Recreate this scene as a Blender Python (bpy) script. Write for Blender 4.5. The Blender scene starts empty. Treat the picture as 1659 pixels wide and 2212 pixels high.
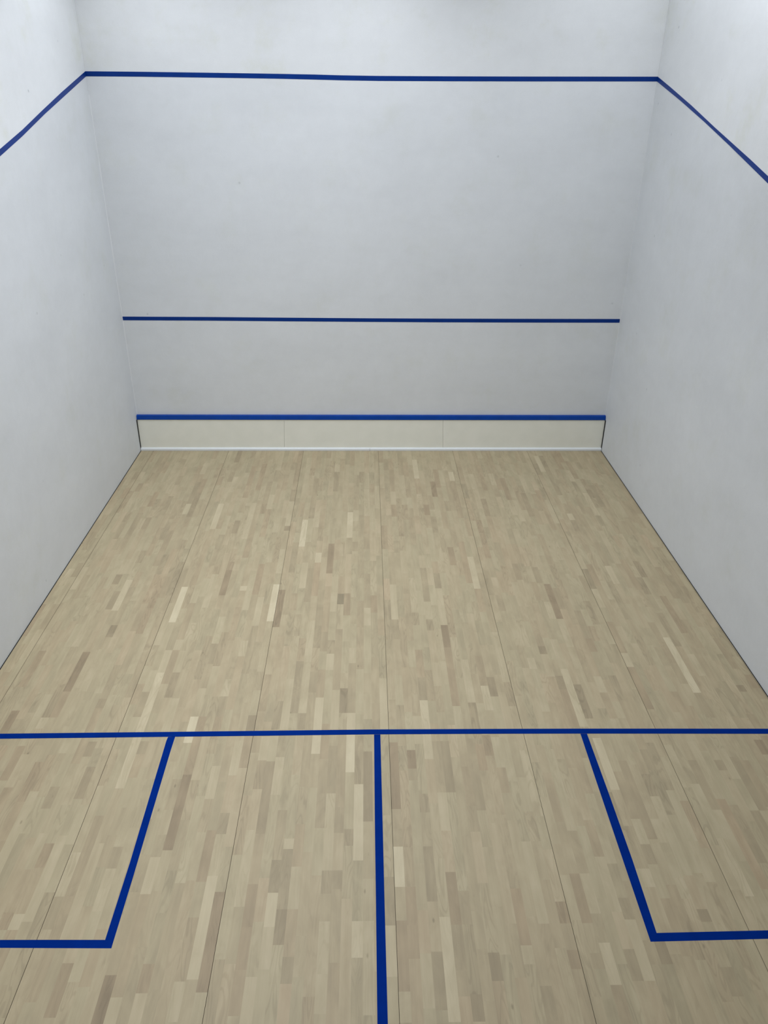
import bpy, bmesh, math, random
from mathutils import Matrix, Vector, Euler

random.seed(11)
SC = bpy.context.scene
COL = SC.collection

# ------------------------------------------------------------------ camera
# court frame: x across (0 = middle), y = 0 at the front wall (court runs to -9.75), z up
cam_data = bpy.data.cameras.new("camera")
cam = bpy.data.objects.new("camera", cam_data)
COL.objects.link(cam)
cam_data.sensor_fit = 'VERTICAL'
cam_data.sensor_height = 36.0
cam_data.lens = 1654.45254 / 2212.0 * 36.0
cam_data.shift_x = (829.5 - 822.901) / 2212.0
cam_data.shift_y = (1103.804 - 1106.0) / 2212.0
cam_data.clip_start = 0.05
R = Matrix.Rotation(-0.02241, 3, 'Z') @ Matrix.Rotation(1.0816, 3, 'X') @ Matrix.Rotation(0.00929, 3, 'Z')
cam.matrix_world = Matrix.Translation((-0.09365, -9.85493, 4.26285)) @ R.to_4x4()
SC.camera = cam

# ------------------------------------------------------------------ world, light, exposure
world = bpy.data.worlds.new("world")
SC.world = world
world.use_nodes = True
world.node_tree.nodes['Background'].inputs[0].default_value = (0.80, 0.88, 1.0, 1)
world.node_tree.nodes['Background'].inputs[1].default_value = 0.0
SC.view_settings.view_transform = 'Standard'
SC.view_settings.look = 'None'
SC.view_settings.gamma = 1.0
SC.view_settings.use_curve_mapping = False
SC.view_settings.exposure = 0.0

CEIL_Z = 6.3
def area(name, x, y, sx, sy, power, col=(0.925, 0.965, 1.045), spread=180, z=CEIL_Z - 0.09):
    d = bpy.data.lights.new(name, 'AREA')
    d.shape = 'RECTANGLE'
    d.size, d.size_y = sx, sy
    d.energy = power
    d.color = col
    d.spread = math.radians(spread)
    o = bpy.data.objects.new(name, d)
    o.location = (x, y, z)
    COL.objects.link(o)
    return o
# rows of ceiling luminaires over the court (x, y, size x, size y, watts, beam spread in degrees)
LAMPS = [(-2.2, -1.3, 1.1, 1.2, 26.5, 150), (-0.2, -1.3, 1.1, 1.2, 26.0, 150), (2.4, -1.2, 0.9, 1.2, 14.6, 180),
         (-2.4, -3.0, 0.9, 1.2, 11.2, 120), (-1.2, -3.0, 0.9, 1.2, 19.0, 120), (0.0, -3.0, 0.9, 1.2, 34.5, 145),
         (2.4, -3.0, 0.9, 1.2, 35.5, 180), (-1.2, -5.0, 0.9, 1.2, 30.0, 120), (-1.2, -7.0, 0.9, 1.2, 57.0, 120)]
for lx, ly, sx, sy, w, sp in LAMPS:
    area("ceiling_lamp", lx, ly, sx, sy, w, spread=sp)

# ------------------------------------------------------------------ helpers
def tag(o, label=None, cat=None, group=None, kind=None):
    if label: o['label'] = label
    if cat: o['category'] = cat
    if group: o['group'] = group
    if kind: o['kind'] = kind
    return o

def mesh_obj(name, verts, faces, mats, parent=None, mat_idx=None, recalc=True):
    me = bpy.data.meshes.new(name)
    me.from_pydata([tuple(v) for v in verts], [], faces)
    for m in (mats if isinstance(mats, (list, tuple)) else [mats]):
        me.materials.append(m)
    if mat_idx:
        for p, i in zip(me.polygons, mat_idx):
            p.material_index = i
    if recalc:
        bm = bmesh.new(); bm.from_mesh(me)
        bmesh.ops.recalc_face_normals(bm, faces=bm.faces)
        bm.to_mesh(me); bm.free()
    me.update()
    o = bpy.data.objects.new(name, me)
    COL.objects.link(o)
    if parent: o.parent = parent
    return o

def empty(name, loc=(0, 0, 0)):
    o = bpy.data.objects.new(name, None)
    o.location = loc
    COL.objects.link(o)
    return o

def prism(poly, to3, depth):
    """closed prism from a flat outline; to3(p, d) lifts a 2-D point to 3-D at depth d"""
    n = len(poly)
    v = [to3(p, 0) for p in poly] + [to3(p, depth) for p in poly]
    f = [list(range(n)), list(range(2 * n - 1, n - 1, -1))]
    f += [[i, (i + 1) % n, n + (i + 1) % n, n + i] for i in range(n)]
    return v, f

def join(parts):
    V, F, I = [], [], []
    for (v, f), mi in parts:
        b = len(V)
        V += v
        F += [[b + i for i in q] for q in f]
        I += [mi] * len(f)
    return V, F, I

def box(x0, x1, y0, y1, z0, z1):
    v = [(x, y, z) for z in (z0, z1) for (x, y) in ((x0, y0), (x1, y0), (x1, y1), (x0, y1))]
    f = [[3, 2, 1, 0], [4, 5, 6, 7], [0, 1, 5, 4], [1, 2, 6, 5], [2, 3, 7, 6], [3, 0, 4, 7]]
    return v, f

def strip(top, bot, to3, th=0.0012):
    """thin painted stripe between two edge lines, th proud of its surface"""
    n = len(top)
    v = []
    for d in (0.0, th):
        v += [to3(p, d) for p in top] + [to3(p, d) for p in bot]
    f = []
    for i in range(n - 1):
        f.append([i, i + 1, n + i + 1, n + i])
        f.append([2 * n + i, 3 * n + i, 3 * n + i + 1, 2 * n + i + 1])
        f.append([i, 2 * n + i, 2 * n + i + 1, i + 1])
        f.append([n + i, n + i + 1, 3 * n + i + 1, 3 * n + i])
    f.append([0, n, 3 * n, 2 * n])
    f.append([n - 1, 3 * n - 1, 4 * n - 1, 2 * n - 1])
    return v, f

# ------------------------------------------------------------------ materials
def new_mat(name, color=(0.8, 0.8, 0.8), rough=0.5, spec=0.5):
    m = bpy.data.materials.new(name)
    m.use_nodes = True
    b = m.node_tree.nodes['Principled BSDF']
    b.inputs['Base Color'].default_value = (*color, 1)
    b.inputs['Roughness'].default_value = rough
    b.inputs['Specular IOR Level'].default_value = spec
    return m, m.node_tree, b

def N(nt, typ, **kw):
    n = nt.nodes.new(typ)
    for k, v in kw.items():
        if k.startswith('i_'):
            n.inputs[k[2:].replace('_', ' ')].default_value = v
        else:
            setattr(n, k, v)
    return n

def math_n(nt, op, a, b=None, c=None):
    n = nt.nodes.new('ShaderNodeMath'); n.operation = op
    for i, x in enumerate((a, b, c)):
        if x is None: continue
        if isinstance(x, (int, float)): n.inputs[i].default_value = x
        else: nt.links.new(x, n.inputs[i])
    return n.outputs[0]

def mix_n(nt, fac, a, b, mode='MIX'):
    n = nt.nodes.new('ShaderNodeMix'); n.data_type = 'RGBA'; n.blend_type = mode
    n.clamp_result = False
    for sock, x in ((n.inputs[0], fac), (n.inputs[6], a), (n.inputs[7], b)):
        if isinstance(x, (int, float)): sock.default_value = x
        elif isinstance(x, (tuple, list)): sock.default_value = (*x[:3], 1)
        else: nt.links.new(x, sock)
    return n.outputs[2]

def remap(nt, x, a, b, c, d, smooth=False):
    n = nt.nodes.new('ShaderNodeMapRange')
    if smooth: n.interpolation_type = 'SMOOTHSTEP'
    nt.links.new(x, n.inputs[0])
    for i, v in enumerate((a, b, c, d)): n.inputs[i + 1].default_value = v
    return n.outputs[0]

def wall_material(name, base, scuff):
    m, nt, b = new_mat(name, base, 0.62, 0.35)
    pos = N(nt, 'ShaderNodeNewGeometry').outputs['Position']
    def noise(scale, detail=3, rough=0.55, vec=None):
        n = N(nt, 'ShaderNodeTexNoise', i_Scale=scale, i_Detail=detail, i_Roughness=rough)
        nt.links.new(vec or pos, n.inputs['Vector'])
        return n.outputs['Fac']
    # trowel and roller mottling, wider than high
    mp = N(nt, 'ShaderNodeMapping'); mp.inputs['Scale'].default_value = (0.7, 0.7, 1.5)
    nt.links.new(pos, mp.inputs['Vector'])
    big = remap(nt, noise(1.3, 4, 0.6, mp.outputs[0]), 0.3, 0.7, 0.965, 1.03)
    mid = remap(nt, noise(7.0, 4, 0.6), 0.3, 0.7, 0.985, 1.014)
    fine = remap(nt, noise(160.0, 2, 0.7), 0.3, 0.7, 0.975, 1.025)
    k = math_n(nt, 'MULTIPLY', math_n(nt, 'MULTIPLY', big, mid), fine)
    # warm dirty patches
    pt = remap(nt, noise(2.1, 5, 0.65), 0.50, 0.76, 0.0, 1.1 if scuff > 0.5 else 0.6, True)
    col = mix_n(nt, pt, base, (base[0] * 0.955, base[1] * 0.955, base[2] * 0.90))
    col = mix_n(nt, 1.0, col, k, 'MULTIPLY')
    # small ball marks and nicks
    vo = N(nt, 'ShaderNodeTexVoronoi', i_Scale=2.3, i_Randomness=1.0)
    wp = mix_n(nt, 0.03, pos, N(nt, 'ShaderNodeTexNoise', i_Scale=30.0).outputs['Color'])
    nt.links.new(wp, vo.inputs['Vector'])
    dot = remap(nt, vo.outputs['Distance'], 0.008, 0.045, scuff, 0.0, True)
    col = mix_n(nt, dot, col, (0.36, 0.38, 0.39))
    nt.links.new(col, b.inputs['Base Color'])
    bm = N(nt, 'ShaderNodeBump', i_Strength=0.35, i_Distance=0.0012)
    nt.links.new(noise(220.0, 3, 0.7), bm.inputs['Height'])
    bm2 = N(nt, 'ShaderNodeBump', i_Strength=0.30, i_Distance=0.012)
    nt.links.new(noise(5.0, 4, 0.55), bm2.inputs['Height'])
    nt.links.new(bm.outputs[0], bm2.inputs['Normal'])
    nt.links.new(bm2.outputs[0], b.inputs['Normal'])
    return m

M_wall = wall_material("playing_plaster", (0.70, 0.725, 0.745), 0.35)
M_front = wall_material("front_plaster_lightened", (0.750, 0.776, 0.796), 0.35)  # playing plaster lightened to make up for weak light on the front wall
M_upper = wall_material("upper_wall_pale", (0.78, 0.801, 0.812), 0.6)  # paler tone above the out line
M_ceil, _, _ = new_mat("ceiling_paint", (0.72, 0.74, 0.75), 0.8, 0.2)
M_rear, _, _ = new_mat("rear_wall_paint", (0.42, 0.42, 0.41), 0.8, 0.2)
M_gap, _, _ = new_mat("shadow_gap", (0.06, 0.06, 0.058), 0.9, 0.1)
M_bed, _, _ = new_mat("floor_bed", (0.13, 0.105, 0.07), 0.9, 0.1)
M_back, _, _ = new_mat("tin_backing", (0.30, 0.30, 0.26), 0.9, 0.1)

def blue_paint(name, col, rough, spec=0.5):
    m, nt, b = new_mat(name, col, rough, spec)
    n = N(nt, 'ShaderNodeTexNoise', i_Scale=9.0, i_Detail=3.0)
    nt.links.new(N(nt, 'ShaderNodeNewGeometry').outputs['Position'], n.inputs['Vector'])
    c = mix_n(nt, remap(nt, n.outputs['Fac'], 0.3, 0.7, 0.0, 1.0), tuple(x * 0.93 for x in col), tuple(x * 1.08 for x in col))
    nt.links.new(c, b.inputs['Base Color'])
    return m
M_blue_wall = blue_paint("blue_wall_paint", (0.0002, 0.031, 0.215), 0.45, 0.18)
M_blue_floor = blue_paint("blue_floor_paint", (0.0001, 0.021, 0.195), 0.6, 0.015)
M_blue_rail = blue_paint("blue_rail_enamel", (0.0005, 0.048, 0.31), 0.4, 0.2)

def tin_material():
    m, nt, b = new_mat("tin_panel_paint", (0.84, 0.84, 0.73), 0.55, 0.3)
    n = N(nt, 'ShaderNodeTexNoise', i_Scale=6.0, i_Detail=4.0)
    nt.links.new(N(nt, 'ShaderNodeNewGeometry').outputs['Position'], n.inputs['Vector'])
    c = mix_n(nt, remap(nt, n.outputs['Fac'], 0.3, 0.7, 0, 1), (0.86, 0.865, 0.775), (0.90, 0.90, 0.81))
    nt.links.new(c, b.inputs['Base Color'])
    return m
M_tin = tin_material()
M_mould, _, _ = new_mat("white_moulding_paint", (0.80, 0.83, 0.84), 0.4, 0.4)
M_bead, _, _ = new_mat("white_corner_filler", (0.78, 0.80, 0.81), 0.5, 0.3)

def wood_material():
    m, nt, b = new_mat("beech_staves", (0.5, 0.4, 0.28), 0.5, 0.3)
    pos = N(nt, 'ShaderNodeNewGeometry').outputs['Position']
    def attr(n): return N(nt, 'ShaderNodeAttribute', attribute_name=n, attribute_type='GEOMETRY').outputs['Fac']
    tone, red, seed, fig = attr('tone'), attr('red'), attr('seed'), attr('figure')
    off = N(nt, 'ShaderNodeCombineXYZ')
    for i, k in enumerate((17.3, 5.1, 9.7)):
        nt.links.new(math_n(nt, 'MULTIPLY', seed, k), off.inputs[i])
    vadd = N(nt, 'ShaderNodeVectorMath', operation='ADD')
    nt.links.new(pos, vadd.inputs[0]); nt.links.new(off.outputs[0], vadd.inputs[1])
    P = vadd.outputs[0]
    def mapped(s):
        mp = N(nt, 'ShaderNodeMapping'); mp.inputs['Scale'].default_value = s
        nt.links.new(P, mp.inputs['Vector']); return mp.outputs[0]
    def noise(vec, scale, detail=3, rough=0.55, dist=0.0):
        n = N(nt, 'ShaderNodeTexNoise', i_Scale=scale, i_Detail=detail, i_Roughness=rough, i_Distortion=dist)
        nt.links.new(vec, n.inputs['Vector']); return n.outputs['Fac']
    # long soft streaks, along y
    streak = noise(mapped((26, 1.3, 1)), 1.0, 4, 0.6, 0.3)
    fine = noise(mapped((130, 5.0, 1)), 1.0, 3, 0.6)
    cloud = noise(mapped((7, 3.2, 1)), 1.0, 3, 0.55, 0.6)
    # contour lines of a stretched field give flame figure and rings
    field = noise(mapped((13, 1.9, 1)), 1.0, 1.5, 0.45, 0.5)
    ring = math_n(nt, 'SINE', math_n(nt, 'MULTIPLY', field, 56.0))
    ringm = math_n(nt, 'MULTIPLY', remap(nt, ring, 0.2, 1.0, 0.0, 1.0, True), fig)
    k = math_n(nt, 'ADD', remap(nt, streak, 0.3, 0.7, -0.055, 0.055), remap(nt, cloud, 0.3, 0.7, -0.085, 0.085))
    k = math_n(nt, 'ADD', k, remap(nt, fine, 0.3, 0.7, -0.018, 0.018))
    k = math_n(nt, 'SUBTRACT', k, math_n(nt, 'MULTIPLY', ringm, 0.10))
    # rare dark heart streaks and small knots
    dark = remap(nt, noise(mapped((12, 2.0, 1)), 1.0, 3, 0.6, 0.8), 0.70, 0.80, 0.0, 0.16, True)
    k = math_n(nt, 'SUBTRACT', k, dark)
    vo = N(nt, 'ShaderNodeTexVoronoi', i_Scale=1.0)
    nt.links.new(mapped((5.0, 2.2, 1)), vo.inputs['Vector'])
    knot = remap(nt, vo.outputs['Distance'], 0.012, 0.05, 0.30, 0.0, True)
    k = math_n(nt, 'SUBTRACT', k, knot)
    k = math_n(nt, 'ADD', k, tone)
    base = mix_n(nt, red, (0.418, 0.352, 0.220), (0.418, 0.326, 0.203))
    # bleached staves lose their warmth, dark ones gain it
    pale = remap(nt, k, 1.0, 1.5, 0.0, 0.5)
    base = mix_n(nt, pale, base, (0.390, 0.354, 0.255))
    col = mix_n(nt, 1.0, base, k, 'MULTIPLY')
    nt.links.new(col, b.inputs['Base Color'])
    nt.links.new(remap(nt, fine, 0.2, 0.8, 0.46, 0.58), b.inputs['Roughness'])
    bm = N(nt, 'ShaderNodeBump', i_Strength=0.15, i_Distance=0.0006)
    nt.links.new(fine, bm.inputs['Height'])
    nt.links.new(bm.outputs[0], b.inputs['Normal'])
    return m
M_wood = wood_material()

# ------------------------------------------------------------------ court geometry data (metres)
# edge lines of the painted markings, measured on their own wall or floor
LINES = {
    'out_top': [[-3.2015, 4.5494], [-2.5835, 4.5499], [-1.5841, 4.5461], [-1.0697, 4.5434], [-0.6572, 4.5398], [-0.3472, 4.5349], [0.0669, 4.5326], [0.8976, 4.5358], [1.731, 4.5412], [3.1955, 4.5526]],
    'out_bot': [[-3.2099, 4.5006], [-2.5901, 4.5019], [-1.5881, 4.4984], [-1.0723, 4.4957], [-0.6588, 4.4907], [-0.348, 4.4861], [0.0673, 4.4838], [0.9002, 4.4874], [1.7357, 4.4932], [3.204, 4.5053]],
    'sv_top': [[-3.1967, 1.832], [-2.1051, 1.8308], [-1.219, 1.8265], [-0.1511, 1.8221], [0.8621, 1.8212], [2.0592, 1.8226], [3.1955, 1.8245]],
    'sv_bot': [[-3.1978, 1.7847], [-2.1097, 1.784], [-1.2216, 1.7795], [-0.1512, 1.7757], [0.8642, 1.7734], [2.0641, 1.7742], [3.1969, 1.7765]],
    'short_far': [[-2.8812, -5.4523], [-2.1824, -5.4483], [-1.4793, -5.4448], [-0.7721, -5.4403], [-0.0607, -5.4347], [0.8338, -5.4373], [1.5523, -5.4412], [2.3048, -5.4484], [3.0265, -5.4562]],
    'short_near': [[-2.8595, -5.5045], [-2.166, -5.5007], [-1.4687, -5.4959], [-0.7669, -5.4921], [-0.061, -5.4862], [0.8267, -5.4885], [1.5394, -5.4934], [2.2859, -5.501], [3.0016, -5.5094]],
    'sl_top': [[-0.8738, 4.3347], [-1.4967, 4.1726], [-2.0509, 4.0245], [-2.6016, 3.893]],
    'sl_bot': [[-0.8107, 4.2997], [-1.4401, 4.1435], [-2.0785, 3.9731], [-2.6308, 3.8384]],
    'sr_top': [[-0.4523, 4.4453], [-1.1647, 4.268], [-1.854, 4.0844], [-2.7065, 3.8667], [-3.0941, 3.7626]],
    'sr_bot': [[-0.8326, 4.312], [-1.5816, 4.1257], [-2.2351, 3.9535], [-3.1219, 3.7101]],
    'half_l': [[-0.0327, -5.489], [-0.0356, -6.3852], [-0.0353, -6.8838], [-0.0362, -7.5742]],
    'half_r': [[0.0155, -5.4894], [0.0168, -6.3858], [0.0167, -6.8844], [0.0186, -7.575]],
    'bl_out': [[-1.5978, -5.498], [-1.6016, -5.5363], [-1.597, -6.0809], [-1.5919, -6.5914], [-1.5967, -7.0967]],
    'bl_in': [[-1.5439, -5.4961], [-1.5468, -5.62], [-1.5462, -6.1799], [-1.5439, -6.681], [-1.5463, -7.1474]],
    'blb_far': [[-1.5967, -7.0967], [-1.9339, -7.0921], [-2.1988, -7.0893]],
    'blb_near': [[-1.5463, -7.1474], [-1.916, -7.1413], [-2.1791, -7.1366]],
    'br_in': [[1.552, -5.4945], [1.5524, -5.5188], [1.5502, -6.0055], [1.5486, -6.6291], [1.5483, -7.148]],
    'br_out': [[1.6034, -5.495], [1.6035, -5.5193], [1.609, -6.0406], [1.6104, -6.6089], [1.601, -7.0955]],
    'brb_far': [[1.601, -7.0955], [1.9493, -7.0914], [2.2613, -7.0886]],
    'brb_near': [[1.5483, -7.148], [1.9281, -7.1434], [2.2375, -7.1393]],
}
W = 3.2
BACK = -9.75
REAR = -12.6
GALLERY = 2.75

# ------------------------------------------------------------------ room shell
LT, LB = LINES['out_top'], LINES['out_bot']
LT[0][0] = LB[0][0] = -W + 0.0003; LT[-1][0] = LB[-1][0] = W - 0.0003
mid_front = [((a[0] + b[0]) / 2, (a[1] + b[1]) / 2) for a, b in zip(LT, LB)]
TH = 0.15
f3 = lambda p, d: (p[0], d, p[1])
V, F, I = join([
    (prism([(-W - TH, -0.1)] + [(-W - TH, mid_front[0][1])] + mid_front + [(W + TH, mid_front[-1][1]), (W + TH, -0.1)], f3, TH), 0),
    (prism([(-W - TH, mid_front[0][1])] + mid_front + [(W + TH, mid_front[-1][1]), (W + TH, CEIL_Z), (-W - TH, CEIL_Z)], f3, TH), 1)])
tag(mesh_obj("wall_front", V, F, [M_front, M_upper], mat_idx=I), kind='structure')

def side_line(key, first_t, first_b):
    top, bot = [list(p) for p in LINES[key + '_top']], [list(p) for p in LINES[key + '_bot']]
    # to the corner, and on down to the back wall where it meets 2.13 m
    top = [[-0.0018, first_t]] + top + [[-6.0, 3.040], [BACK, 2.150]]
    bot = [[-0.0018, first_b]] + bot + [[-6.0, 2.990], [BACK, 2.100]]
    # same number of stations on both edges
    ys = sorted({round(p[0], 4) for p in top + bot}, reverse=True)
    def at(L, y):
        for a, b in zip(L, L[1:]):
            if b[0] - 1e-4 <= y <= a[0] + 1e-4:
                t = (a[0] - y) / (a[0] - b[0]) if a[0] != b[0] else 0
                return a[1] + (b[1] - a[1]) * t
        return L[-1][1]
    return [(y, at(top, y)) for y in ys], [(y, at(bot, y)) for y in ys]
sl_t, sl_b = side_line('sl', LT[0][1], LB[0][1])
sr_t, sr_b = side_line('sr', LT[-1][1], LB[-1][1])

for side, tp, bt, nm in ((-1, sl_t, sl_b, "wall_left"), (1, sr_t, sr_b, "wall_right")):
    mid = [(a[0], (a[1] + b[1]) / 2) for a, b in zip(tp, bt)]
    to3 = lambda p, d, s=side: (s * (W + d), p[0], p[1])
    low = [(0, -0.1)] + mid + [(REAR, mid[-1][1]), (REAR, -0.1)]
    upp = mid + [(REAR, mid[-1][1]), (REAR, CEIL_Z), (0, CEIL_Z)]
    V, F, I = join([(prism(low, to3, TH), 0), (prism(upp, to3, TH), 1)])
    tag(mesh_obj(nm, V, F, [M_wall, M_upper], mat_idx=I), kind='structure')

v, f = box(-W - TH, W + TH, REAR, TH, CEIL_Z, CEIL_Z + 0.15)
tag(mesh_obj("ceiling", v, f, M_ceil), kind='structure')
v, f = box(-W, W, BACK - 0.12, BACK, -0.1, GALLERY)
tag(mesh_obj("wall_back", v, f, M_rear), kind='structure')
V, F, I = join([(box(-W - TH, W + TH, REAR - TH, REAR, -0.1, CEIL_Z), 0), (box(-W, W, REAR, BACK - 0.12, GALLERY - 0.2, GALLERY), 0)])
tag(mesh_obj("wall_rear", V, F, M_rear), kind='structure')

# plaster filler showing as a pale thread down the two front corners
for i, s in ((1, -1), (2, 1)):
    zs = [0.52 + k * 0.2 for k in range(20)]
    wd = 0.0040 if s < 0 else 0.0018
    v, f = [], []
    for k, z in enumerate(zs):
        j = random.uniform(-0.0012, 0.0012)
        v += [(s * W, -wd * 1.6 + j, z), (s * (W - wd + j), 0.0, z), (s * W, 0, z)]
    for k in range(len(zs) - 1):
        a = 3 * k
        f += [[a, a + 1, a + 4, a + 3], [a + 1, a + 2, a + 5, a + 4], [a + 2, a, a + 3, a + 5]]
    f += [[0, 1, 2], [3 * len(zs) - 3, 3 * len(zs) - 2, 3 * len(zs) - 1]]
    tag(mesh_obj("trim_%d" % i, v, f, M_bead), kind='structure')

# ------------------------------------------------------------------ floor
S0, PANEL = 0.0805, 1.0345
SW = PANEL / 16
X0, X1, Y0, Y1 = -W + 0.009, W - 0.009, BACK, -0.074
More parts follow.
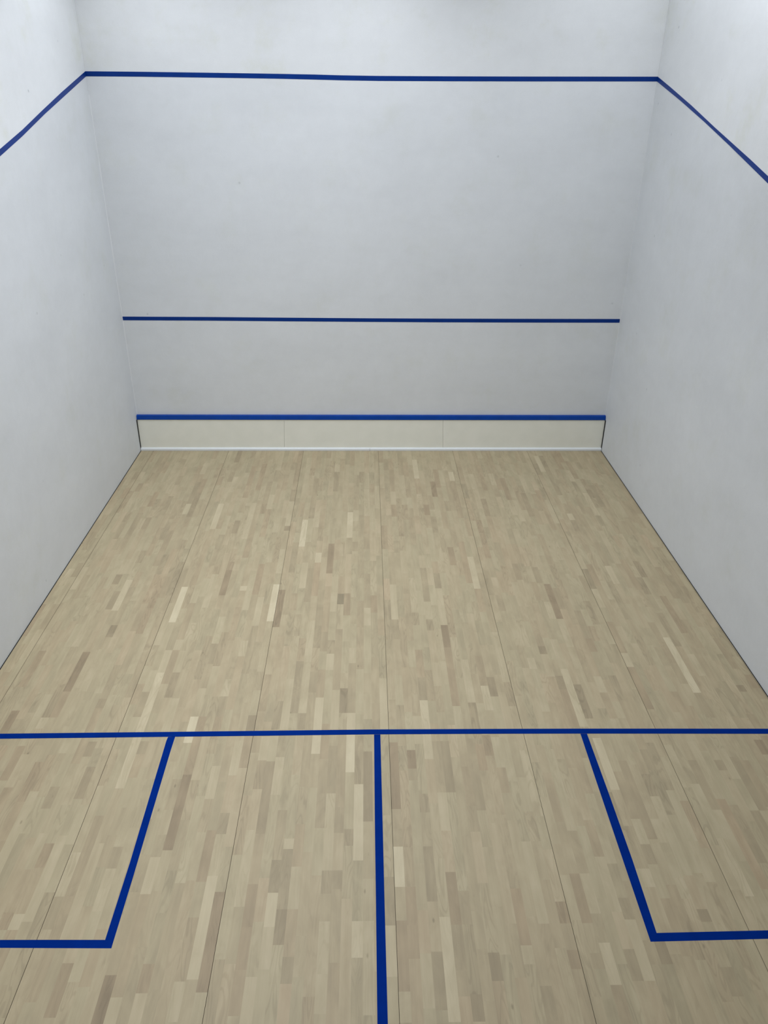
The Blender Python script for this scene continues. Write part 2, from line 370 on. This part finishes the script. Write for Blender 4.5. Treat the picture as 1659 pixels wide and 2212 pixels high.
# staves that stand out: column, near end, far end, tone
STAVES = (
    "-51 -4.24 -3.74 R1;-50 -3.42 -3.11 L1;-49 -4.14 -3.74 D1;-48 -3.49 -3.08 L1;-47 -1.86 -1.33 L1;-47 -3.65 -3.23 D1;"
    "-47 -4.92 -4.45 R1;-46 -2.50 -2.11 D1;-46 -5.45 -5.20 R2;-44 -2.50 -1.89 D1;-44 -3.27 -2.82 L1;-43 -5.91 -5.58 R1;"
    "-42 -1.05 -0.46 L1;-42 -2.27 -2.00 D2;-42 -3.40 -3.22 D2;-42 -5.40 -5.28 L1;-41 -1.39 -1.05 L1;-41 -3.21 -2.75 L1;"
    "-41 -3.83 -3.52 D1;-41 -4.98 -4.47 R2;-41 -5.28 -4.98 R1;-40 -1.14 -0.88 D1;-40 -1.81 -1.46 D1;-40 -3.00 -2.75 D1;"
    "-40 -3.85 -3.32 L2;-40 -6.10 -5.74 R1;-39 -3.74 -3.45 D1;-39 -4.26 -4.08 D2;-39 -4.86 -4.43 L1;-39 -4.98 -4.86 L1;"
    "-38 -2.52 -2.04 D1;-37 -6.16 -5.97 D1;-36 -1.66 -1.06 D1;-36 -3.22 -2.83 D1;-36 -5.18 -5.07 D2;-36 -6.63 -6.36 L1;"
    "-36 -7.03 -6.92 R1;-35 -1.99 -1.38 D2;-35 -3.81 -3.30 R1;-35 -4.21 -3.82 R1;-35 -5.69 -5.54 D2;-35 -6.62 -6.44 R1;"
    "-35 -7.03 -6.93 L1;-34 -6.08 -5.79 D2;-34 -6.98 -6.38 L1;-33 -3.60 -2.98 D1;-32 -3.73 -3.11 D1;-32 -6.82 -6.51 L1;"
    "-32 -7.03 -6.82 D1;-31 -4.04 -3.45 L3;-31 -5.28 -4.99 D1;-30 -0.46 -0.11 D2;-30 -1.06 -0.76 D1;-30 -2.28 -1.66 L2;"
    "-30 -4.75 -4.45 L1;-30 -5.45 -4.78 L2;-30 -5.99 -5.52 L2;-29 -1.35 -0.91 L1;-29 -4.45 -4.30 L1;-29 -5.67 -5.54 D1;"
    "-29 -6.62 -6.38 D1;-29 -7.52 -7.23 R1;-28 -4.75 -4.46 L1;-28 -5.06 -4.75 D2;-28 -6.63 -6.47 D1;-28 -6.92 -6.64 L1;"
    "-27 -3.81 -3.22 L1;-27 -5.45 -5.07 L1;-26 -2.38 -2.08 D2;-25 -3.14 -2.98 R1;-25 -3.60 -3.14 R2;-25 -4.84 -4.52 D1;"
    "-25 -7.57 -7.30 R2;-24 -1.30 -0.50 R1;-24 -2.50 -1.86 L1;-24 -4.64 -4.36 D1;-24 -5.56 -5.28 L3;-24 -6.18 -5.91 D1;"
    "-24 -6.38 -6.19 L1;-24 -6.81 -6.55 L1;-24 -7.57 -7.42 L1;-23 -1.57 -1.18 L1;-23 -5.03 -4.67 L1;-23 -5.87 -5.28 R1;"
    "-23 -6.50 -5.87 R2;-22 -1.66 -1.05 D1;-22 -3.52 -3.44 L2;-22 -7.40 -7.24 R1;-21 -3.85 -3.52 L1;-21 -5.05 -4.84 L1;"
    "-21 -5.28 -5.05 D1;-21 -5.67 -5.52 D1;-20 -4.54 -4.32 L1;-20 -6.09 -5.79 L1;-19 -4.10 -3.63 L1;-19 -5.94 -5.60 D1;"
    "-19 -6.73 -6.35 R1;-19 -7.55 -7.34 L1;-18 -5.88 -5.54 L1;-18 -6.38 -6.21 D1;-18 -6.69 -6.51 L1;-18 -7.33 -6.74 L2;"
    "-17 -2.21 -1.60 L1;-17 -2.32 -2.21 D2;-17 -4.03 -3.41 L3;-17 -5.45 -5.27 D2;-17 -7.40 -6.80 R2;-16 -4.12 -3.51 R2;"
    "-16 -7.57 -7.22 D1;-15 -1.39 -0.80 L1;-15 -3.19 -2.58 D1;-15 -5.74 -5.50 L1;-15 -6.90 -6.35 L1;-14 -2.67 -2.06 L3;"
    "-14 -5.43 -5.11 D1;-14 -6.38 -5.75 D2;-14 -7.03 -6.75 R1;-14 -7.28 -7.10 R1;-13 -2.03 -1.77 D1;-13 -3.48 -3.00 L1;"
    "-13 -5.43 -4.84 L1;-13 -6.06 -5.71 L1;-13 -7.57 -7.32 L1;-12 -2.24 -1.88 L1;-12 -3.72 -3.11 D1;-12 -4.94 -4.61 D1;"
    "-12 -5.25 -4.94 D1;-12 -6.38 -6.19 D1;-12 -6.58 -6.38 D1;-12 -6.81 -6.63 D1;-12 -7.03 -6.82 L2;-12 -7.28 -7.03 L1;"
    "-11 -3.00 -2.80 L2;-11 -4.43 -4.02 L1;-11 -4.62 -4.43 L1;-11 -5.25 -4.63 L1;-11 -5.43 -5.25 D1;-11 -6.50 -6.42 L1;"
    "-11 -6.92 -6.63 D1;-11 -7.14 -7.00 D2;-10 -4.10 -3.51 D1;-10 -4.43 -4.12 D1;-10 -5.01 -4.75 D1;-10 -5.99 -5.50 D1;"
    "-10 -6.92 -6.63 L1;-10 -7.36 -7.21 D1;-9 -0.76 -0.48 L1;-9 -1.33 -0.78 D1;-9 -3.21 -2.61 R2;-9 -5.68 -5.07 L2;"
    "-8 -3.88 -3.27 L1;-8 -4.51 -4.32 D1;-8 -4.73 -4.52 L1;-8 -6.05 -5.73 D1;-8 -6.34 -6.06 D1;-7 -3.76 -3.58 D3;"
    "-7 -5.43 -4.98 L1;-7 -6.05 -5.60 D1;-7 -6.34 -6.06 L1;-7 -6.66 -6.35 L1;-7 -6.82 -6.66 D1;-7 -7.31 -7.00 L1;"
    "-7 -7.52 -7.31 L1;-6 -2.48 -1.88 L2;-6 -5.25 -4.96 D2;-6 -5.43 -5.25 L1;-6 -6.38 -6.17 D1;-6 -6.79 -6.66 D1;"
    "-5 -2.77 -2.57 D1;-5 -4.64 -4.43 L1;-5 -4.96 -4.64 D1;-5 -5.25 -4.96 D1;-5 -5.43 -5.25 L2;-5 -5.86 -5.50 L3;"
    "-5 -6.48 -6.35 D1;-4 -0.76 -0.48 L1;-4 -1.08 -0.76 D1;-4 -5.97 -5.50 D1;-4 -6.59 -5.97 L2;-4 -7.22 -7.00 L2;"
    "-3 -1.97 -1.27 L1;-3 -3.82 -3.22 D1;-3 -4.10 -3.82 L1;-3 -5.32 -5.03 L1;-3 -6.29 -5.66 D2;-3 -7.53 -7.00 L1;"
    "-2 -3.90 -3.61 R1;-2 -5.43 -5.14 D1;-1 -1.78 -1.18 L1;-1 -5.43 -4.84 L1;-1 -7.03 -6.71 D1;-1 -7.33 -7.03 L1;"
    "0 -4.31 -3.69 D1;0 -6.19 -5.57 R2;0 -6.49 -6.35 D1;0 -6.78 -6.49 L3;0 -7.41 -7.00 R1;0 -7.57 -7.41 L1;"
    "1 -0.71 -0.35 D1;1 -4.01 -3.42 L1;1 -4.31 -4.01 D1;1 -7.03 -6.78 R1;1 -7.23 -7.10 R1;2 -1.99 -1.69 R1;"
    "2 -5.83 -5.65 R2;2 -5.94 -5.83 D1;2 -7.50 -7.20 L1;3 -6.22 -6.06 D1;3 -6.88 -6.49 D1;3 -7.51 -7.19 D1;"
    "4 -1.16 -0.86 L1;4 -3.90 -3.30 L1;4 -4.10 -3.90 D1;4 -5.11 -4.83 D1;4 -5.50 -5.11 L2;4 -5.74 -5.62 L2;"
    "4 -6.98 -6.58 L1;4 -7.57 -7.00 L2;5 -2.64 -2.37 D1;5 -6.05 -5.56 D1;5 -6.37 -6.05 L1;5 -7.03 -6.68 R1;"
    "5 -7.30 -7.03 D1;5 -7.44 -7.30 D1;6 -3.72 -3.11 D1;6 -4.18 -4.01 D1;6 -5.25 -4.94 D1;6 -6.05 -5.56 D1;"
    "6 -7.03 -6.81 D1;6 -7.57 -7.43 D2;7 -0.96 -0.37 L2;7 -4.92 -4.62 L1;8 -1.95 -1.69 R2;8 -3.49 -3.21 D1;"
    "8 -4.10 -3.49 L1;8 -4.43 -4.11 R2;8 -5.18 -4.43 R1;8 -6.38 -6.17 D1;8 -7.36 -7.20 D2;9 -2.37 -1.99 D1;"
    "10 -1.48 -1.05 R2;10 -5.14 -4.60 L1;11 -3.06 -2.69 R1;11 -5.71 -5.50 R1;11 -7.27 -7.16 L1;12 -1.85 -1.59 D1;"
    "12 -5.23 -4.94 L2;12 -7.57 -7.39 D1;13 -3.40 -2.57 R1;13 -5.07 -4.83 D2;13 -7.03 -6.46 L1;14 -1.03 -0.76 L2;"
    "14 -3.50 -2.89 L2;15 -3.81 -3.21 D1;15 -6.26 -5.66 L1;15 -7.03 -6.89 R1;15 -7.30 -7.19 R1;16 -3.61 -3.31 D1;"
    "16 -7.01 -6.71 L1;17 -3.88 -3.61 D1;17 -7.03 -6.70 R1;17 -7.30 -7.21 D1;18 -1.27 -0.83 L1;18 -6.38 -6.19 L1;"
    "18 -6.70 -6.49 D1;18 -6.97 -6.77 L1;18 -7.39 -7.15 L2;19 -4.43 -4.01 L1;19 -4.73 -4.58 L1;19 -5.25 -4.97 L1;"
    "20 -6.96 -6.58 L1;20 -7.37 -7.19 D1;21 -4.53 -4.42 D2;21 -7.01 -6.87 D1;21 -7.37 -7.13 L1;22 -1.16 -0.81 L1;"
    "22 -4.99 -4.82 D2;22 -5.42 -5.12 R1;22 -5.74 -5.50 D1;22 -7.28 -7.14 D1;23 -4.73 -4.32 L1;23 -5.42 -4.83 L2;"
    "23 -6.38 -6.06 D1;23 -6.67 -6.38 D1;23 -7.28 -7.13 D2;24 -1.57 -0.95 R1;24 -3.40 -3.10 D1;24 -4.01 -3.73 L1;"
    "24 -5.33 -4.93 D2;24 -6.04 -5.54 L2;24 -6.80 -6.67 L1;25 -2.11 -1.57 L1;25 -4.01 -3.42 R2;25 -4.43 -4.12 L1;"
    "25 -6.64 -6.49 D1;27 -1.99 -1.38 D2;27 -5.03 -4.83 L1;27 -6.48 -6.29 L1;27 -6.88 -6.74 L1;28 -1.36 -0.86 L1;"
    "28 -4.31 -3.88 D1;28 -4.50 -4.32 R1;28 -5.33 -5.14 L1;28 -6.10 -5.90 D1;28 -7.03 -6.95 D2;28 -7.46 -7.30 D1;"
    "29 -2.96 -2.57 L1;29 -5.12 -4.82 D1;29 -5.86 -5.66 D1;30 -4.10 -3.72 D1;30 -6.77 -6.47 L1;31 -2.16 -1.57 L1;"
    "31 -2.47 -2.17 D1;32 -0.85 -0.50 D1;32 -3.51 -3.14 D1;32 -3.83 -3.51 L1;32 -4.71 -4.52 L1;32 -5.23 -4.71 R1;"
    "33 -0.76 -0.24 L2;33 -6.87 -6.45 L2;34 -0.85 -0.24 D1;34 -1.44 -1.18 D1;34 -2.08 -1.92 L1;34 -6.22 -5.77 D1;"
    "36 -3.08 -2.79 D1;36 -3.42 -3.08 L2;36 -6.38 -6.18 D1;36 -6.64 -6.47 D1;37 -5.87 -5.77 D1;38 -1.05 -0.71 L1;"
    "38 -5.95 -5.66 L1;39 -1.97 -1.38 L2;39 -5.04 -4.30 L3;39 -5.33 -5.06 D1;39 -6.23 -5.74 D1;40 -3.61 -3.30 D1;"
    "40 -4.43 -3.92 D1;41 -1.75 -1.16 D1;41 -3.30 -2.99 D2;41 -4.83 -4.54 L1;43 -5.72 -5.57 R2;45 -3.76 -3.27 D1;"
    "45 -5.03 -4.95 D2;47 -3.25 -2.98 D1;47 -4.99 -4.82 R1;47 -5.12 -4.99 D1"
)
TONE = {'L1': (1.10, 0.02, 0.15), 'L2': (1.22, 0.03, 0.15), 'L3': (1.36, 0.02, 0.1),
        'D1': (0.91, 0.02, 0.35), 'D2': (0.82, 0.02, 0.5), 'D3': (0.68, 0.02, 0.3),
        'R1': (0.89, 0.02, 0.85), 'R2': (0.77, 0.02, 1.0)}
marked = {}
for e in STAVES.split(';'):
    c, a, b, t = e.split()
    marked.setdefault(int(c), []).append((float(a), float(b), t))

verts, faces, at_tone, at_red, at_seed, at_fig = [], [], [], [], [], []
def stave(xa, xb, ya, yb, tone, red):
    b = len(verts)
    verts.extend([(xa, ya, 0), (xb, ya, 0), (xb, yb, 0), (xa, yb, 0)])
    faces.append([b, b + 1, b + 2, b + 3])
    at_tone.append(tone); at_red.append(red); at_seed.append(random.random() * 10)
    at_fig.append(random.choice((0, 0, 0, 0.3, 0.5, 1.0)))
def fill(xa, xb, y_far, y_near):
    y = y_far
    while y > y_near + 1e-4:
        n = y - random.choice((random.uniform(0.22, 0.45), random.uniform(0.35, 0.75)))
        if n - y_near < 0.15: n = y_near
        t = 1.0 + random.gauss(0, 0.036)
        stave(xa, xb, n, y, t, min(1, max(0, random.gauss(0.22, 0.25) + (0.2 if t < 0.97 else 0))))
        y = n
c0, c1 = int(math.floor((X0 - S0) / SW)), int(math.floor((X1 - S0) / SW))
GAP = 0.0013
for c in range(c0, c1 + 1):
    xa, xb = S0 + c * SW, S0 + (c + 1) * SW
    if c % 16 == 0: xa += GAP
    if c % 16 == 15: xb -= GAP
    xa, xb = max(xa, X0), min(xb, X1)
    if xb - xa < 0.002: continue
    y = Y1
    items = sorted(marked.get(c, []), key=lambda e: -e[1])
    if not items or items[0][1] < -1.0:
        y = Y1
    for a, b, t in items:
        if y - b < 0.15: b = y
        else: fill(xa, xb, y, b)
        m, s, r = TONE[t]
        stave(xa, xb, a, min(b, y), m + random.gauss(0, s), r)
        y = a
    fill(xa, xb, y - 0.0, Y0)
nb = len(faces)
# dark bed seen through the joints and the gaps along the walls
b = len(verts)
verts += [(-W - 0.02, Y0, -0.014), (W + 0.02, Y0, -0.014), (W + 0.02, 0.02, -0.014), (-W - 0.02, 0.02, -0.014)]
faces.append([b, b + 1, b + 2, b + 3])
me = bpy.data.meshes.new("floor")
me.from_pydata(verts, [], faces)
me.materials.append(M_wood); me.materials.append(M_bed)
me.polygons[nb].material_index = 1
for nme, arr in (('tone', at_tone), ('red', at_red), ('seed', at_seed), ('figure', at_fig)):
    at = me.attributes.new(nme, 'FLOAT', 'FACE')
    at.data.foreach_set('value', arr + [1.0])
me.update()
fo = bpy.data.objects.new("floor", me); COL.objects.link(fo)
tag(fo, kind='structure')

# dark strip added as the gap's shade between floor and side walls, and up beside the ends of the tin
for i, s in ((3, -1), (4, 1)):
    xa, xb = sorted((s * (W - 0.0005), s * (W - 0.0026)))
    V, F, I = join([(box(xa, xb, BACK + 0.01, -0.070, -0.013, 0.0012), 0), (box(xa, xb, -0.070, -0.002, -0.013, 0.446), 0)])
    tag(mesh_obj("trim_%d" % i, V, F, M_gap), kind='structure')

# ------------------------------------------------------------------ tin along the foot of the front wall
tin = tag(empty("tin_board", (0, -0.04, 0)), "low cream tin board with blue top rail along the foot of the front wall", "tin board")
def local(v, o=(0, -0.04, 0)):
    return [(a - o[0], b - o[1], c - o[2]) for a, b, c in v]
XE = W - 0.0075
edges_top = [-XE, -1.203, 0.963, XE]
edges_bot = [-XE, -1.221, 0.981, XE]
for i in range(3):
    g = 0.0012
    a0, a1 = edges_top[i] + (g if i else 0), edges_top[i + 1] - (g if i < 2 else 0)
    b0, b1 = edges_bot[i] + (g if i else 0), edges_bot[i + 1] - (g if i < 2 else 0)
    zt, zb = 0.458, 0.030
    v = [(b0, -0.050, zb), (b1, -0.050, zb), (a1, -0.040, zt), (a0, -0.040, zt),
         (b0, -0.030, zb), (b1, -0.030, zb), (a1, -0.020, zt), (a0, -0.020, zt)]
    f = [[0, 1, 2, 3], [7, 6, 5, 4], [0, 4, 5, 1], [1, 5, 6, 2], [2, 6, 7, 3], [3, 7, 4, 0]]
    mesh_obj("board_panel", local(v), f, M_tin, tin)
# dark batten behind the panels, seen only through the joints
v, f = box(-XE + 0.02, XE - 0.02, -0.019, -0.002, 0.0, 0.455)
mesh_obj("backing_board", local(v), f, M_back, tin)
# angled blue rail, slightly proud of the panels, top edge bevelled back to the wall
prof = [(-0.001, 0.506), (-0.030, 0.5035), (-0.036, 0.4995), (-0.050, 0.452), (-0.047, 0.4475), (-0.001, 0.4475)]
xs = (-W + 0.002, W - 0.002)
v = [(x, y, z) for x in xs for (y, z) in prof]
n = len(prof)
f = [list(range(n)), list(range(2 * n - 1, n - 1, -1))] + [[i, (i + 1) % n, n + (i + 1) % n, n + i] for i in range(n)]
mesh_obj("top_rail", local(v), f, M_blue_rail, tin)
# white moulding at the foot, in two lengths: rounded ledge above an upright face
prof = [(-0.046, 0.040), (-0.058, 0.038), (-0.066, 0.033), (-0.0715, 0.024), (-0.0725, 0.001), (-0.046, 0.001)]
for xa, xb in ((-W + 0.005, -0.0365), (-0.0335, W - 0.005)):
    v = [(x, y, z) for x in (xa, xb) for (y, z) in prof]
    n = len(prof)
    f = [list(range(n)), list(range(2 * n - 1, n - 1, -1))] + [[i, (i + 1) % n, n + (i + 1) % n, n + i] for i in range(n)]
    mesh_obj("foot_moulding", local(v), f, M_mould, tin)

# ------------------------------------------------------------------ painted lines
on_front = lambda p, d: (p[0], -d - 0.0004, p[1])
on_floor = lambda p, d: (p[0], p[1], d + 0.0002)
on_left = lambda p, d: (-W + d + 0.0004, p[0], p[1])
on_right = lambda p, d: (W - d - 0.0004, p[0], p[1])

def line(name, shape, mat, label, group):
    o = mesh_obj(name, shape[0], shape[1], mat)
    return tag(o, label, "court line", group)

WALL_G, FLOOR_G = "blue court lines on the walls", "blue court lines on the floor"
line("out_line", strip(LT, LB, on_front), M_blue_wall,
     "long blue out line running level high across the front wall", WALL_G)
line("out_line", strip(sl_t, sl_b, on_left), M_blue_wall,
     "sloping blue out line on the left side wall", WALL_G)
line("out_line", strip(sr_t, sr_b, on_right), M_blue_wall,
     "sloping blue out line on the right side wall", WALL_G)
ST, SB = LINES['sv_top'], LINES['sv_bot']
ST[0][0] = SB[0][0] = -W + 0.003; ST[-1][0] = SB[-1][0] = W - 0.003
line("service_line", strip(ST, SB, on_front), M_blue_wall,
     "level blue service line across the middle of the front wall above the tin", WALL_G)

FA, FB = LINES['short_far'], LINES['short_near']
def ext(L, x):      # carry the line on to x with its last slope
    (xa, ya), (xb, yb) = (L[1], L[0]) if x < L[0][0] else (L[-2], L[-1])
    return [x, yb + (yb - ya) / (xb - xa) * (x - xb)]
FA = [ext(FA, X0)] + FA + [ext(FA, X1)]
FB = [ext(FB, X0)] + FB + [ext(FB, X1)]
line("short_line", strip(FA, FB, on_floor), M_blue_floor,
     "long blue short line crossing the wooden floor from side wall to side wall", FLOOR_G)
HL, HR = LINES['half_l'], LINES['half_r']
HL = HL + [[HL[-1][0], BACK + 0.01]]; HR = HR + [[HR[-1][0], BACK + 0.01]]
HL[0][1] = HR[0][1] = -5.4885
line("half_court_line", strip(HL, HR, on_floor), M_blue_floor,
     "straight blue half court line running down the middle of the floor to the bottom edge", FLOOR_G)

def box_line(out_e, in_e, far, near, xwall, label):
    """L-shaped service box line: leg from the short line, foot out to the side wall"""
    v, f = strip(out_e, in_e, on_floor)
    far = [list(p) for p in far] + [[xwall, far[-1][1]]]
    near = [list(p) for p in near] + [[xwall, near[-1][1]]]
    v2, f2 = strip(far, near, on_floor)
    V, F, I = join([((v, f), 0), ((v2, f2), 0)])
    bm = bmesh.new()
    me = bpy.data.meshes.new("t"); me.from_pydata(V, [], F); bm.from_mesh(me)
    bmesh.ops.remove_doubles(bm, verts=bm.verts, dist=0.0015)
    out = bpy.data.meshes.new("service_box_line"); bm.to_mesh(out); bm.free()
    # drop the two inner end caps where leg and foot meet
    o = mesh_obj("service_box_line", [q.co[:] for q in out.vertices], [list(p.vertices) for p in out.polygons], M_blue_floor)
    tag(o, label, "court line", FLOOR_G)
box_line(LINES['bl_out'], LINES['bl_in'], LINES['blb_far'], LINES['blb_near'], X0,
         "L-shaped blue service box line on the left half of the floor")
box_line(LINES['br_out'], LINES['br_in'], LINES['brb_far'], LINES['brb_near'], X1,
         "L-shaped blue service box line on the right half of the floor")
